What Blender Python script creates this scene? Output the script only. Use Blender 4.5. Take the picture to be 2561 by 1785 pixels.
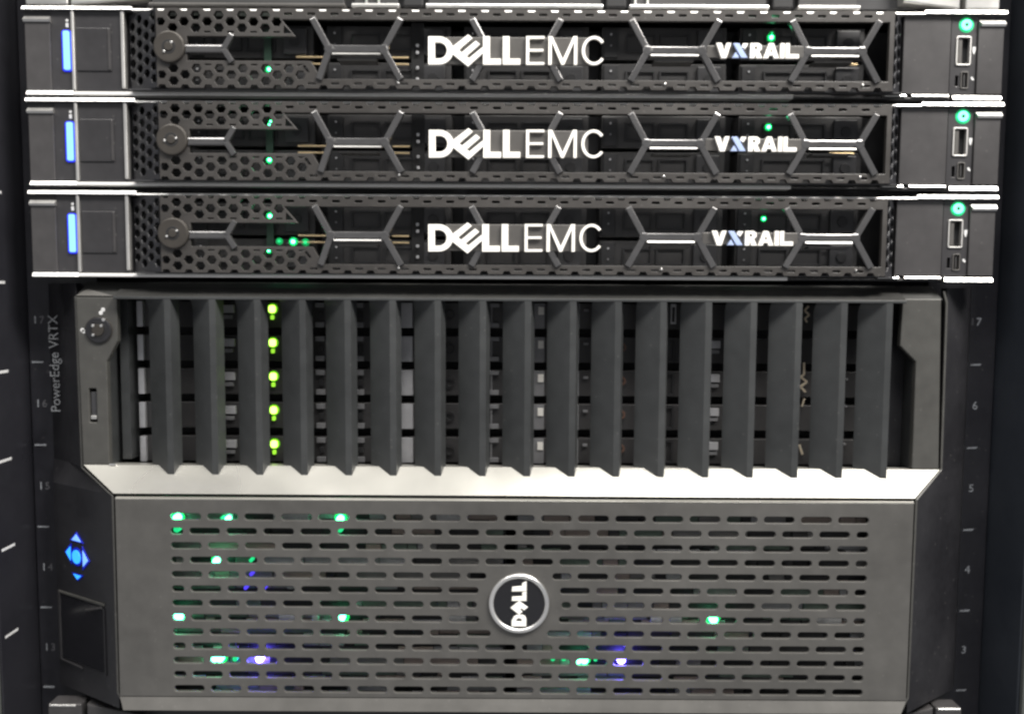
import bpy, bmesh, math
from mathutils import Vector, Matrix

# ------------------------------------------------------------------ reset
for o in list(bpy.data.objects):
    bpy.data.objects.remove(o)
scene = bpy.context.scene
COL = scene.collection
MM = 0.001          # everything below is measured in millimetres
# world axes: X along the rack front, Y into the rack, Z up.  Y = 0 is the face of the
# server ears, Z = 0 the upper trim of the uppermost honeycomb server.

# ------------------------------------------------------------------ camera
cam_d = bpy.data.cameras.new("camera")
cam = bpy.data.objects.new("camera", cam_d)
COL.objects.link(cam)
scene.camera = cam
cam_d.sensor_width = 36.0
cam_d.lens = 36.0 * 2150.0 / 2561.0
cam_d.clip_start = 0.01
cam_d.clip_end = 50.0
cam_d.dof.use_dof = True
cam_d.dof.focus_distance = 0.425
cam_d.dof.aperture_fstop = 6.3
pitch, yaw, roll = math.radians(4.2557), math.radians(0.1162), math.radians(0.3165)
B = Matrix(((1, 0, 0), (0, 0, -1), (0, 1, 0)))
Rx = Matrix(((1, 0, 0), (0, math.cos(pitch), -math.sin(pitch)), (0, math.sin(pitch), math.cos(pitch))))
Ry = Matrix(((math.cos(yaw), 0, math.sin(yaw)), (0, 1, 0), (-math.sin(yaw), 0, math.cos(yaw))))
Rz = Matrix(((math.cos(roll), -math.sin(roll), 0), (math.sin(roll), math.cos(roll), 0), (0, 0, 1)))
Rm = Rz @ Rx @ Ry @ B
right, down, fwd = Rm[0], Rm[1], Rm[2]
M3 = Matrix((right, -down, -fwd)).transposed()
cam.matrix_world = Matrix.Translation(Vector((0.939, -430.66, -137.10)) * MM) @ M3.to_4x4()

# ------------------------------------------------------------------ world + lamps
world = bpy.data.worlds.new("World")
scene.world = world
world.use_nodes = True
bg = world.node_tree.nodes["Background"]
bg.inputs[0].default_value = (0.96, 0.97, 1.0, 1)
bg.inputs[1].default_value = 0.40

def area(name, loc, target, sx, sy, power, col):
    l = bpy.data.lights.new(name, 'AREA')
    l.shape = 'RECTANGLE'
    l.size, l.size_y = sx, sy
    l.energy = power
    l.color = col
    o = bpy.data.objects.new(name, l)
    COL.objects.link(o)
    o.location = loc
    o.rotation_euler = (Vector(target) - Vector(loc)).to_track_quat('-Z', 'Y').to_euler()
    return o

# ceiling lamps of the server room
area("ceiling_lamp", (0.72, -0.62, 0.92), (0.12, 0.0, -0.2), 0.46, 0.34, 40.0, (1.0, 0.96, 0.90))
area("ceiling_lamp", (0.10, -0.75, 1.14), (0.05, 0.0, -0.2), 0.46, 0.36, 17.0, (1.0, 0.97, 0.92))
area("ceiling_lamp", (-0.74, -0.75, 1.12), (-0.05, 0.0, -0.2), 0.46, 0.36, 9.0, (1.0, 0.97, 0.92))
area("ceiling_lamp", (0.50, -0.08, 1.30), (0.50, -0.12, 0.0), 0.85, 0.26, 8.5, (1.0, 0.97, 0.92))

scene.render.engine = 'CYCLES'
scene.cycles.pixel_filter_type = 'BLACKMAN_HARRIS'
scene.cycles.filter_width = 2.5
scene.view_settings.view_transform = 'Standard'
scene.view_settings.look = 'None'
scene.view_settings.exposure = 0.0
scene.view_settings.gamma = 1.0
scene.view_settings.use_curve_mapping = False

# ------------------------------------------------------------------ materials
MATS = {}

def mat(name, col, rough=0.5, metal=0.0, var=0.12, scale=260.0, bump=0.05, spec=0.5, coat=0.0, dust=0.0):
    m = bpy.data.materials.new(name)
    m.use_nodes = True
    nt = m.node_tree
    b = nt.nodes["Principled BSDF"]
    b.inputs["Roughness"].default_value = rough
    b.inputs["Metallic"].default_value = metal
    b.inputs["Specular IOR Level"].default_value = spec
    b.inputs["Coat Weight"].default_value = coat
    tc = nt.nodes.new("ShaderNodeTexCoord")
    n1 = nt.nodes.new("ShaderNodeTexNoise")
    n1.inputs["Scale"].default_value = scale
    n1.inputs["Detail"].default_value = 6
    n2 = nt.nodes.new("ShaderNodeTexNoise")
    n2.inputs["Scale"].default_value = scale * 0.09
    n2.inputs["Detail"].default_value = 4
    nt.links.new(tc.outputs["Object"], n1.inputs["Vector"])
    nt.links.new(tc.outputs["Object"], n2.inputs["Vector"])
    add = nt.nodes.new("ShaderNodeMath")
    add.operation = 'ADD'
    nt.links.new(n1.outputs["Fac"], add.inputs[0])
    nt.links.new(n2.outputs["Fac"], add.inputs[1])
    mr = nt.nodes.new("ShaderNodeMapRange")
    mr.inputs[1].default_value = 0.6
    mr.inputs[2].default_value = 1.4
    mr.inputs[3].default_value = 1.0 - var
    mr.inputs[4].default_value = 1.0 + var
    nt.links.new(add.outputs[0], mr.inputs[0])
    vm = nt.nodes.new("ShaderNodeVectorMath")
    vm.operation = 'SCALE'
    vm.inputs[0].default_value = col
    nt.links.new(mr.outputs[0], vm.inputs["Scale"])
    last = vm.outputs[0]
    if dust > 0:
        # scattered specks of lint and dust
        vo = nt.nodes.new("ShaderNodeTexVoronoi")
        vo.inputs["Scale"].default_value = 300.0
        nt.links.new(tc.outputs["Object"], vo.inputs["Vector"])
        lt = nt.nodes.new("ShaderNodeMath")
        lt.operation = 'LESS_THAN'
        lt.inputs[1].default_value = 0.17
        nt.links.new(vo.outputs["Distance"], lt.inputs[0])
        sx = nt.nodes.new("ShaderNodeSeparateColor")
        nt.links.new(vo.outputs["Color"], sx.inputs[0])
        gt = nt.nodes.new("ShaderNodeMath")
        gt.operation = 'GREATER_THAN'
        gt.inputs[1].default_value = 0.82
        nt.links.new(sx.outputs[0], gt.inputs[0])
        ml = nt.nodes.new("ShaderNodeMath")
        ml.operation = 'MULTIPLY'
        nt.links.new(lt.outputs[0], ml.inputs[0])
        nt.links.new(gt.outputs[0], ml.inputs[1])
        m2 = nt.nodes.new("ShaderNodeMath")
        m2.operation = 'MULTIPLY'
        m2.inputs[1].default_value = dust
        nt.links.new(ml.outputs[0], m2.inputs[0])
        mx = nt.nodes.new("ShaderNodeMix")
        mx.data_type = 'RGBA'
        mx.inputs[7].default_value = (0.32, 0.31, 0.29, 1)
        nt.links.new(m2.outputs[0], mx.inputs[0])
        nt.links.new(last, mx.inputs[6])
        last = mx.outputs[2]
    nt.links.new(last, b.inputs["Base Color"])
    # uneven gloss: handling marks and dust
    rr = nt.nodes.new("ShaderNodeMapRange")
    rr.inputs[1].default_value = 0.3
    rr.inputs[2].default_value = 0.7
    rr.inputs[3].default_value = max(0.05, rough - 0.10)
    rr.inputs[4].default_value = min(1.0, rough + 0.14)
    nt.links.new(n2.outputs["Fac"], rr.inputs[0])
    nt.links.new(rr.outputs[0], b.inputs["Roughness"])
    if bump > 0:
        bp = nt.nodes.new("ShaderNodeBump")
        bp.inputs["Strength"].default_value = bump
        bp.inputs["Distance"].default_value = 0.0003
        n3 = nt.nodes.new("ShaderNodeTexNoise")
        n3.inputs["Scale"].default_value = 1500.0
        n3.inputs["Detail"].default_value = 3
        nt.links.new(tc.outputs["Object"], n3.inputs["Vector"])
        nt.links.new(n3.outputs["Fac"], bp.inputs["Height"])
        nt.links.new(bp.outputs[0], b.inputs["Normal"])
    MATS[name] = m
    return m

def emit(name, col, strength):
    m = bpy.data.materials.new(name)
    m.use_nodes = True
    b = m.node_tree.nodes["Principled BSDF"]
    b.inputs["Base Color"].default_value = (col[0] * .5, col[1] * .5, col[2] * .5, 1)
    b.inputs["Emission Color"].default_value = (*col, 1)
    b.inputs["Emission Strength"].default_value = strength
    MATS[name] = m

mat("bezel_grey", (0.037, 0.034, 0.032), 0.42, 0.0, var=0.25, scale=220, dust=0.07)
mat("honeycomb_dark", (0.035, 0.035, 0.038), 0.45, 0.0)
mat("ear_plastic", (0.027, 0.026, 0.028), 0.40, 0.0, var=0.22, scale=180, dust=0.07)
mat("ear_plastic_light", (0.040, 0.038, 0.039), 0.40, 0.0, var=0.22, scale=180, dust=0.07)
mat("control_black", (0.030, 0.029, 0.029), 0.35)
mat("strut_grey", (0.160, 0.157, 0.158), 0.20, 0.80, var=0.12)
mat("cheek_black", (0.020, 0.020, 0.023), 0.35)
mat("plate_grey", (0.085, 0.081, 0.077), 0.38, 0.3)
mat("silver", (0.86, 0.85, 0.83), 0.31, 1.0, var=0.08, scale=160, bump=0.12)
mat("silver_satin", (0.62, 0.61, 0.59), 0.38, 0.9, var=0.06, bump=0.03)
mat("letter_white", (0.88, 0.86, 0.81), 0.45, var=0.03)
mat("letter_blue", (0.42, 0.52, 0.78), 0.35, 0.2, var=0.05)
mat("lock_metal", (0.048, 0.043, 0.038), 0.34, 0.35)
mat("chassis_frame", (0.060, 0.059, 0.055), 0.45, 0.15, var=0.22, scale=150, dust=0.07)
mat("chassis_panel", (0.096, 0.093, 0.088), 0.40, 0.30, var=0.20, scale=110, dust=0.07)
mat("chassis_top", (0.024, 0.024, 0.023), 0.5)
mat("slat_grey", (0.032, 0.034, 0.035), 0.44, var=0.25, scale=140, dust=0.07)
mat("strip_silver", (0.54, 0.53, 0.49), 0.28, 0.75, var=0.05, scale=90, bump=0.03)
mat("wing_black", (0.014, 0.0138, 0.016), 0.40, var=0.25, dust=0.07)
mat("black", (0.008, 0.008, 0.009), 0.6)
mat("steel_dark", (0.030, 0.030, 0.032), 0.5, 0.3)
mat("carrier_dark", (0.035, 0.034, 0.035), 0.45)
mat("carrier_grey", (0.22, 0.22, 0.23), 0.45, 0.2)
mat("carrier_silver", (0.46, 0.46, 0.48), 0.40, 0.2)
mat("white_print", (0.55, 0.55, 0.55), 0.6, var=0.25, scale=700)
mat("worn_print", (0.22, 0.23, 0.25), 0.6, var=0.5, scale=900)
mat("faint_print", (0.09, 0.09, 0.10), 0.6, var=0.3, scale=900)
mat("sled_grey", (0.34, 0.34, 0.35), 0.5)
mat("sled_mid", (0.20, 0.195, 0.19), 0.5)
mat("sled_brown", (0.32, 0.26, 0.23), 0.5)
mat("sled_green", (0.12, 0.16, 0.13), 0.45)
mat("silver_diffuse", (0.80, 0.79, 0.77), 0.34, 0.35, var=0.06, scale=120, bump=0.03)
mat("wing_print", (0.13, 0.135, 0.145), 0.6, var=0.5, scale=900)
mat("wire_brass", (0.92, 0.80, 0.62), 0.32, 0.6)
mat("gold", (0.75, 0.58, 0.34), 0.30, 0.9)
mat("brown_label", (0.13, 0.07, 0.05), 0.5)
mat("glow_green", (0.012, 0.035, 0.022), 0.4)
mat("rail_black", (0.014, 0.014, 0.018), 0.42, var=0.25, dust=0.07)
mat("wall_black", (0.016, 0.016, 0.020), 0.36)
mat("wall_black_lit", (0.022, 0.026, 0.034), 0.45)  # same black wall, lighter copy: brighter light on this side is in the colour
mat("flange_grey", (0.07, 0.075, 0.07), 0.5)
mat("screen_black", (0.010, 0.010, 0.012), 0.15)
emit("led_blue_bar", (0.13, 0.30, 1.0), 2.6)
emit("led_blue_bar_halo", (0.02, 0.03, 1.0), 0.55)
emit("led_blue", (0.12, 0.09, 1.0), 90.0)
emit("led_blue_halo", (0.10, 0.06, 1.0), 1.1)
emit("led_key", (0.03, 0.30, 1.0), 1.7)
emit("led_key_pale", (0.18, 0.40, 1.0), 1.3)
emit("led_key_halo", (0.005, 0.02, 1.0), 0.10)
emit("led_green", (0.10, 1.0, 0.45), 14.0)
emit("led_green_dim", (0.02, 0.9, 0.30), 0.9)
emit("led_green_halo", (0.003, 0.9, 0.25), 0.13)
emit("led_lime", (0.62, 1.0, 0.14), 4.5)
emit("led_lime_dim", (0.42, 1.0, 0.05), 0.9)
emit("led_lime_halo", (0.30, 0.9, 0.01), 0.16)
emit("led_glow_strip", (0.003, 0.9, 0.32), 0.006)
emit("led_power", (0.12, 1.0, 0.50), 4.0)
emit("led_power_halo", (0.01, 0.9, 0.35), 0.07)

# ------------------------------------------------------------------ builders
def mesh_obj(name, verts, faces, material, parent=None, smooth=False):
    me = bpy.data.meshes.new(name)
    me.from_pydata([(v[0] * MM, v[1] * MM, v[2] * MM) for v in verts], [], faces)
    bm = bmesh.new()
    bm.from_mesh(me)
    bmesh.ops.recalc_face_normals(bm, faces=bm.faces)
    bm.to_mesh(me)
    bm.free()
    me.materials.append(MATS[material])
    if smooth:
        for p in me.polygons:
            p.use_smooth = True
    o = bpy.data.objects.new(name, me)
    COL.objects.link(o)
    if parent:
        o.parent = parent
    return o

def bm_obj(name, bm, material, parent=None, smooth=False):
    for v in bm.verts:
        v.co *= MM
    bmesh.ops.recalc_face_normals(bm, faces=bm.faces)
    me = bpy.data.meshes.new(name)
    bm.to_mesh(me)
    bm.free()
    me.materials.append(MATS[material])
    if smooth:
        for p in me.polygons:
            p.use_smooth = True
    o = bpy.data.objects.new(name, me)
    COL.objects.link(o)
    if parent:
        o.parent = parent
    return o

def box(name, x0, x1, y0, y1, z0, z1, material, parent=None, bev=0.0, seg=2):
    bm = bmesh.new()
    r = bmesh.ops.create_cube(bm, size=1.0)
    for v in bm.verts:
        v.co = Vector(((x0 + x1) / 2 + v.co.x * (x1 - x0), (y0 + y1) / 2 + v.co.y * (y1 - y0), (z0 + z1) / 2 + v.co.z * (z1 - z0)))
    if bev > 0:
        bmesh.ops.bevel(bm, geom=list(bm.edges), offset=bev, segments=seg, affect='EDGES', profile=0.5)
    return bm_obj(name, bm, material, parent)

def shape2d(polys, thick, bevel):
    """polys: closed 2-D outlines (first ones outer, inner ones holes) -> verts, faces
    with local z from -thick (back) to 0 (front)."""
    c = bpy.data.curves.new("tmp", 'CURVE')
    c.dimensions = '2D'
    c.fill_mode = 'BOTH'
    c.extrude = max(0.001, thick / 2 - bevel)
    c.bevel_depth = bevel
    c.bevel_resolution = 1
    c.offset = -bevel
    for p in polys:
        s = c.splines.new('POLY')
        s.points.add(len(p) - 1)
        for i, (x, y) in enumerate(p):
            s.points[i].co = (x, y, 0, 1)
        s.use_cyclic_u = True
    return curve_data(c, thick)

def curve_data(c, thick):
    o = bpy.data.objects.new("tmp", c)
    COL.objects.link(o)
    dg = bpy.context.evaluated_depsgraph_get()
    dg.update()
    me = bpy.data.meshes.new_from_object(o.evaluated_get(dg))
    vs = [(v.co.x, v.co.y, v.co.z - thick / 2) for v in me.vertices]
    fs = [tuple(p.vertices) for p in me.polygons]
    bpy.data.objects.remove(o)
    bpy.data.curves.remove(c)
    bpy.data.meshes.remove(me)
    return vs, fs

def front(yf):
    return lambda x, y, z: (x, yf - z, y)

def slant(x0, y0, x1, y1):
    """plane standing upright that runs from (x0,y0) to (x1,y1) in plan; u runs along it"""
    L = math.hypot(x1 - x0, y1 - y0)
    ux, uy = (x1 - x0) / L, (y1 - y0) / L
    nx, ny = uy, -ux                      # towards the viewer for x1 > x0
    return lambda u, w, z: (x0 + ux * u + nx * z, y0 + uy * u + ny * z, w)

def plate(name, polys, thick, bevel, mapf, material, parent=None):
    vs, fs = shape2d(polys, thick, bevel)
    return mesh_obj(name, [mapf(*v) for v in vs], fs, material, parent)

def text(name, body, size, mapf, material, parent=None, thick=0.12, bold=0.0, align='CENTER'):
    c = bpy.data.curves.new("tmp", 'FONT')
    c.body = body
    c.size = size
    c.align_x = align
    c.align_y = 'CENTER'
    c.extrude = thick / 2
    c.offset = bold
    vs, fs = curve_data(c, thick)
    return mesh_obj(name, [mapf(*v) for v in vs], fs, material, parent)

def hexa(cx, cz, r, squash=1.0):
    return [(cx + r * math.cos(math.radians(60 * i)), cz + squash * r * math.sin(math.radians(60 * i))) for i in range(6)]

def circle(cx, cz, r, n=40):
    return [(cx + r * math.cos(2 * math.pi * i / n), cz + r * math.sin(2 * math.pi * i / n)) for i in range(n)]

def rect(x0, x1, z0, z1):
    return [(x0, z0), (x1, z0), (x1, z1), (x0, z1)]

def rrect(x0, x1, z0, z1, r, n=5):
    pts = []
    for cx, cz, a0 in ((x1 - r, z1 - r, 0), (x0 + r, z1 - r, 90), (x0 + r, z0 + r, 180), (x1 - r, z0 + r, 270)):
        for i in range(n + 1):
            a = math.radians(a0 + 90 * i / n)
            pts.append((cx + r * math.cos(a), cz + r * math.sin(a)))
    return pts

def arc_stroke(cx, cz, rx, rz, w, a0, a1, n=36):
    out, inn = [], []
    for i in range(n + 1):
        a = math.radians(a0 + (a1 - a0) * i / n)
        out.append((cx + rx * math.cos(a), cz + rz * math.sin(a)))
        inn.append((cx + (rx - w) * math.cos(a), cz + (rz - w) * math.sin(a)))
    return out + inn[::-1]

def cyl(name, cx, cz, r, y0, y1, material, parent=None, n=40, bev=0.0):
    return plate(name, [circle(cx, cz, r, n)], y1 - y0, bev, front(y0), material, parent)

def bar(name, p, q, w, y0, y1, material, parent=None, bev=0.5):
    """flat bar in the front plane from p to q"""
    dx, dz = q[0] - p[0], q[1] - p[1]
    L = math.hypot(dx, dz)
    nx, nz = -dz / L * w / 2, dx / L * w / 2
    poly = [(p[0] + nx, p[1] + nz), (p[0] - nx, p[1] - nz), (q[0] - nx, q[1] - nz), (q[0] + nx, q[1] + nz)]
    return plate(name, [poly], y1 - y0, bev, front(y0), material, parent)

def trim_bar(name, x0, x1, y_front, z0, z1, material, parent, tilt=20.0, back=6.0):
    """long trim whose face leans back a little towards the top"""
    hgt = z1 - z0
    lean = math.tan(math.radians(tilt)) * hgt
    e = 0.16 * hgt
    prof = [(y_front + .5 * e, z0), (y_front, z0 + e), (y_front + lean * .84, z1 - e), (y_front + lean + .8 * e, z1), (back, z1), (back, z0)]
    vs = [(x0, y, z) for y, z in prof] + [(x1, y, z) for y, z in prof]
    n = len(prof)
    fs = [(i, (i + 1) % n, (i + 1) % n + n, i + n) for i in range(n)] + [tuple(range(n)), tuple(range(n, 2 * n))]
    return mesh_obj(name, vs, fs, material, parent)

def thing(name, label, cat, group=None, loc=(0, 0, 0)):
    o = bpy.data.objects.new(name, None)
    COL.objects.link(o)
    o.empty_display_size = 0.02
    o.location = Vector(loc) * MM
    o["label"] = label
    o["category"] = cat
    if group:
        o["group"] = group
    return o

def copy_tree(o, parent=None):
    c = o.copy()
    COL.objects.link(c)
    if parent:
        c.parent = parent
    for ch in list(o.children):
        copy_tree(ch, c)
    return c

# ================================================================== rack cabinet
rack = thing("rack_cabinet", "black rack cabinet with white unit numbers printed down both mounting posts", "rack")
for s, name in ((-1, "post"), (1, "post")):
    xa, xb = (-256.4, -219.0) if s < 0 else (219.0, 256.0)
    post = box(name, xa, xb, 24.0, 30.0, -420, 120, "rail_black", rack, 0.6)
    if s < 0:
        zs = [-152.9 - 44.45 * i for i in range(5)]
        for i, z in enumerate(zs):
            t = text("unit_number", "1", 5.6, (lambda zz: lambda x, y, d: (-252.4 + x, 23.75 - d, zz + y))(z), "worn_print", post, bold=0.08)
            text("unit_number", "76543"[i], 5.6, (lambda zz: lambda x, y, d: (-248.9 + x, 23.75 - d, zz + y))(z), "faint_print", post, bold=0.04)
            box("unit_tick", -255.0, -248.9, 23.7, 23.99, z - 22.6, z - 21.7, "worn_print", post)
    else:
        zs = [-151.2 - 44.45 * i for i in range(5)]
        for i, z in enumerate(zs):
            if i == 0:
                text("unit_number", "1", 5.4, (lambda zz: lambda x, y, d: (243.0 + x, 23.75 - d, zz + y))(z), "faint_print", post, bold=0.03)
            text("unit_number", "76543"[i], 5.8, (lambda zz: lambda x, y, d: (246.3 + x, 23.75 - d, zz + y))(z), "worn_print", post, bold=0.08)
            x0, x1 = (242.8, 248.6)
            z0 = z - 22.6
            plate("unit_tick", [[(x0, z0 - .5), (x1 - .6, z0 - .3), (x1, z0 + .7), (x0 + .6, z0 + .45)]], 0.25, 0.0, front(23.72), "worn_print", post)
wall_l = box("side_wall", -262, -257.2, -9.0, 400, -420, 120, "wall_black", rack, 0.4)
wall_r = box("side_wall", 256.6, 262, -9.0, 400, -420, 120, "wall_black_lit", rack, 0.4)
box("wall_flange", -300, -257.9, -12.0, -9.2, -420, 120, "flange_grey", rack, 0.5)
box("wall_flange", 257.6, 300, -12.0, -9.2, -420, 120, "flange_grey", rack, 0.5)
for i in range(6):
    z = -88.2 - 45.0 * i
    mesh_obj("depth_tick", [(-257.1, -5.5, z - .7), (-257.1, 6.0, z - .7), (-257.1, 6.0, z + .7), (-257.1, -5.5, z + .7)], [(0, 1, 2, 3)], "white_print", wall_l)
box("back_panel", -262, 262, 401, 404, -420, 120, "black", rack)

# ================================================================== honeycomb servers
def make_server():
    t = thing("rack_server", "", "server", "three matching honeycomb-fronted servers")
    # --- body behind the bezel
    body = box("chassis_body", -217, 217, 30, 390, -41.0, -0.6, "steel_dark", t, 0.5)
    # --- drive carriers, two rows of five behind the bezel
    for r in range(2):
        for c in range(5):
            x0 = -164 + c * 69.5
            z1 = -3.5 - r * 18.0
            d = box("drive_carrier", x0, x0 + 63, 13.5, 29.5, z1 - 16.2, z1, "carrier_dark", t, 0.5)
            for q in range(2):
                plate("vent_frame", [rect(x0 + 12 + q * 17, x0 + 27 + q * 17, z1 - 12.5, z1 - 3.5), rect(x0 + 13 + q * 17, x0 + 26 + q * 17, z1 - 11.5, z1 - 4.5)], 1.0, 0.1, front(12.4), "steel_dark", d)
            box("pull_handle", x0 + 48, x0 + 60, 11.5, 13.3, z1 - 14.6, z1 - 1.6, "honeycomb_dark", d, 0.6)
            cyl("release_button", x0 + 54, z1 - 8, 2.6, 10.8, 11.6, "steel_dark", d, 20, 0.2)
            box("bay_edge", x0 + 1, x0 + 8, 12.2, 13.4, z1 - 15.2, z1 - 1.0, "steel_dark", d, 0.3)
            cyl("lens", x0 + 4.5, z1 - 4.0, 0.55, 11.6, 12.1, "carrier_silver", d, 12)
            cyl("lens", x0 + 4.5, z1 - 9.5, 0.5, 11.6, 12.1, "carrier_grey", d, 12)
    for (xa, xb, z) in ((-109, -94.5, -20.0), (-109, -94.5, -23.3), (-61, -52.5, -20.0), (-61, -52.5, -23.3), (159, 172, -22.4)):
        box("contact_strip", xa, xb, 9.6, 10.3, z - .45, z + .45, "gold", t, 0.15)
    for z in (-14.0, -17.5, -25.0, -30.5):
        box("chrome_clip", -49.0, -47.4, 9.4, 11.0, z - .8, z + .8, "carrier_silver", t, 0.4)
    plate("glow_strip", [rrect(-125.2, -121.6, -30, -6, 0.8)], 0.8, 0.1, front(10.4), "glow_green", t)  # green strip added to imitate the glow between the green lights
    box("bay_post", -51.5, -45, 11.2, 13.2, -38, -2.5, "black", t, 0.3)
    # --- silver trims
    trim_bar("upper_trim", -239.6, -186.0, -1.9, -1.05, 1.0, "silver", t)
    trim_bar("upper_trim", -185.9, 199.9, -1.7, -1.25, -0.25, "silver_diffuse", t)  # same trim; its dimmer middle is put into the material
    trim_bar("upper_trim", 200.0, 239.8, -1.9, -1.05, 1.0, "silver", t)
    trim_bar("lower_trim", -238.8, 137, -1.1, -41.5, -39.8, "silver_diffuse", t, 6)
    box("lower_trim", 137.4, 214.2, -0.2, 6, -41.5, -40.4, "steel_dark", t, 0.4)
    trim_bar("lower_trim", 215.0, 238.8, -1.7, -41.9, -39.5, "silver", t, 22)
    trim_bar("lower_trim", 195.2, 213.2, -1.1, -40.2, -39.2, "silver_satin", t, 22, 2)
    trim_bar("lower_trim", 181.8, 192.2, -1.1, -40.2, -39.2, "silver", t, 22, 2)
    trim_bar("lower_trim", -238.6, -215.6, -2.0, -41.7, -39.3, "silver", t, 22, -1.2)
    # --- left ear
    ear = box("left_ear", -239.4, -190.4, 0.2, 10, -39.6, -1.2, "ear_plastic", t, 0.4)
    latch = box("ear_latch", -239.0, -226.6, -0.6, 4, -39.2, -4.2, "ear_plastic_light", t, 0.4)
    mesh_obj("latch_tab", [(-239.2, -0.4, -3.9), (-226.3, -0.4, -3.9), (-226.3, -1.9, -5.6), (-239.2, -1.9, -5.6), (-239.2, -1.2, -6.6), (-226.3, -1.2, -6.6), (-239.2, 1, -6.6), (-226.3, 1, -6.6), (-239.2, 1, -3.9), (-226.3, 1, -3.9)],
             [(0, 1, 2, 3), (3, 2, 5, 4), (4, 5, 7, 6), (0, 8, 9, 1), (0, 3, 4, 6, 8), (1, 9, 7, 5, 2)], "silver_satin", latch)
    box("latch_shadow_strip", -239.0, -226.6, -0.05, 0.15, -3.8, -1.3, "black", ear)  # black strip standing in for the shade in the recess above the tab
    box("ear_divider", -216.2, -214.6, -1.3, 2, -39.3, -1.1, "silver_satin", t, 0.55, 3)
    box("ear_divider", -192.0, -190.2, -1.1, 2, -38.2, -1.1, "silver_satin", t, 0.5, 3)
    plate("embossed_square", [rect(-213.9, -197.0, -29.8, -9.1)], 0.8, 0.3, front(-0.35), "ear_plastic", ear)
    box("embossed_edge", -198.6, -197.4, -0.75, 0.1, -29.4, -9.5, "ear_plastic_light", ear, 0.3)
    led = plate("status_bar", [rrect(-220.2, -217.2, -29.4, -10.8, 0.8)], 1.6, 0.3, front(-1.2), "led_blue_bar", t)
    plate("glow_strip", [rrect(-221.3, -216.4, -30.2, -10.2, 1.4)], 0.5, 0.1, front(-0.15), "led_blue_bar_halo", led)  # dim blue plate added to imitate the halo of the status bar
    plate("information_icon", [circle(-218.4, -5.6, 0.7, 12)], 0.2, 0, front(0.05), "white_print", ear)
    plate("information_icon", [rect(-219.1, -217.7, -8.9, -6.8)], 0.2, 0, front(0.05), "white_print", ear)
    # --- right ear
    rear = box("right_ear", 190.6, 213.7, 0.2, 10, -39.0, -1.2, "ear_plastic_light", t, 0.4)  # lighter than the left ear: stronger light on this side put into the colour
    ctl = plate("control_panel", [rect(213.9, 226.5, -39.0, -1.2), rrect(216.6, 223.5, -24.8, -11.2, 0.8), rrect(219.2, 223.0, -36.0, -28.0, 0.8), rect(216.7, 218.2, -35.0, -29.8)], 2.0, 0.15, front(0.5), "ear_plastic", t)
    box("port_cavity", 214.2, 226.2, 3.2, 9, -38.6, -1.6, "black", ctl)
    latch2 = box("ear_latch", 226.7, 239.2, -0.5, 4, -38.9, -4.2, "ear_plastic_light", t, 0.4)
    mesh_obj("latch_tab", [(226.7, -0.4, -3.7), (239.4, -0.4, -3.7), (239.4, -1.9, -5.6), (227.4, -1.9, -5.6), (227.6, -1.2, -6.6), (239.4, -1.2, -6.6), (227.4, 1, -6.6), (239.4, 1, -6.6), (226.7, 1, -3.7), (239.4, 1, -3.7)],
             [(0, 1, 2, 3), (3, 2, 5, 4), (4, 5, 7, 6), (0, 8, 9, 1), (0, 3, 4, 6, 8), (1, 9, 7, 5, 2)], "silver", latch2)
    usb = plate("usb_port", [rrect(216.4, 223.7, -25.0, -11.0, 0.9), rrect(217.1, 223.0, -24.3, -11.7, 0.5)], 2.6, 0.12, front(-0.1), "silver_satin", t)
    box("tongue", 217.6, 219.6, 0.6, 2.9, -23.8, -12.2, "plate_grey", usb, 0.2)
    mus = plate("micro_usb_port", [rrect(219.2, 223.1, -36.2, -27.8, 0.8), rrect(219.8, 222.5, -35.6, -28.4, 0.5)], 2.4, 0.1, front(0.0), "plate_grey", t)
    box("tongue", 220.7, 221.6, 0.6, 2.7, -35.0, -29.0, "control_black", mus, 0.1)
    pb = plate("power_button", [circle(221.0, -5.6, 2.5, 36), circle(221.0, -5.6, 0.95, 16)], 1.0, 0.2, front(-0.3), "led_power", t)
    plate("button_halo", [circle(221.0, -5.6, 3.7, 32)], 0.3, 0.05, front(0.35), "led_power_halo", pb)  # dim green disc imitating the button's glow on the panel
    cyl("power_symbol", 221.0, -5.6, 0.93, -0.1, 0.4, "control_black", pb, 12)
    plate("usb_icon", [[(224.5, -16.0), (226.1, -16.0), (226.1, -17.6), (225.5, -19.5), (225.1, -19.5), (224.5, -17.6)]], 0.2, 0, front(0.42), "white_print", ctl)
    plate("wrench_icon", [[(224.1, -30.6), (225.0, -30.2), (225.9, -31.5), (225.6, -32.2), (224.6, -31.6)]], 0.2, 0, front(0.42), "white_print", ctl)
    # --- bezel face plate with honeycomb
    P = 5.56
    X = lambda k: -163.8 + P * k
    zt, zb = -2.05, -39.2
    outer = [(-171.5, zt)]
    for k in range(-1, 62, 2):
        x = X(k)
        outer += [(x - 2.2, zt), (x - 1.5, zt - 1.45), (x + 1.5, zt - 1.45), (x + 2.2, zt)]
    outer = [p for p in outer if p[0] < 180.0]
    outer += [(182.3, zt), (182.3, zb)]
    bot = []
    for k in range(-1, 62, 2):
        x = X(k)
        bot += [(x - 2.3, zb), (x - 1.4, zb + 1.6), (x + 1.4, zb + 1.6), (x + 2.3, zb)]
    bot = [p for p in bot if p[0] < 180.0]
    outer += bot[::-1] + [(-171.5, zb)]
    opening = [(-157.0, -15.1), (-104.6, -15.1), (-111.4, -7.1), (180.2, -7.1), (180.2, -34.9), (-92.4, -34.9), (-97.6, -26.5), (-157.0, -26.5)]
    holes = [opening]
    hr = 2.5
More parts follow.
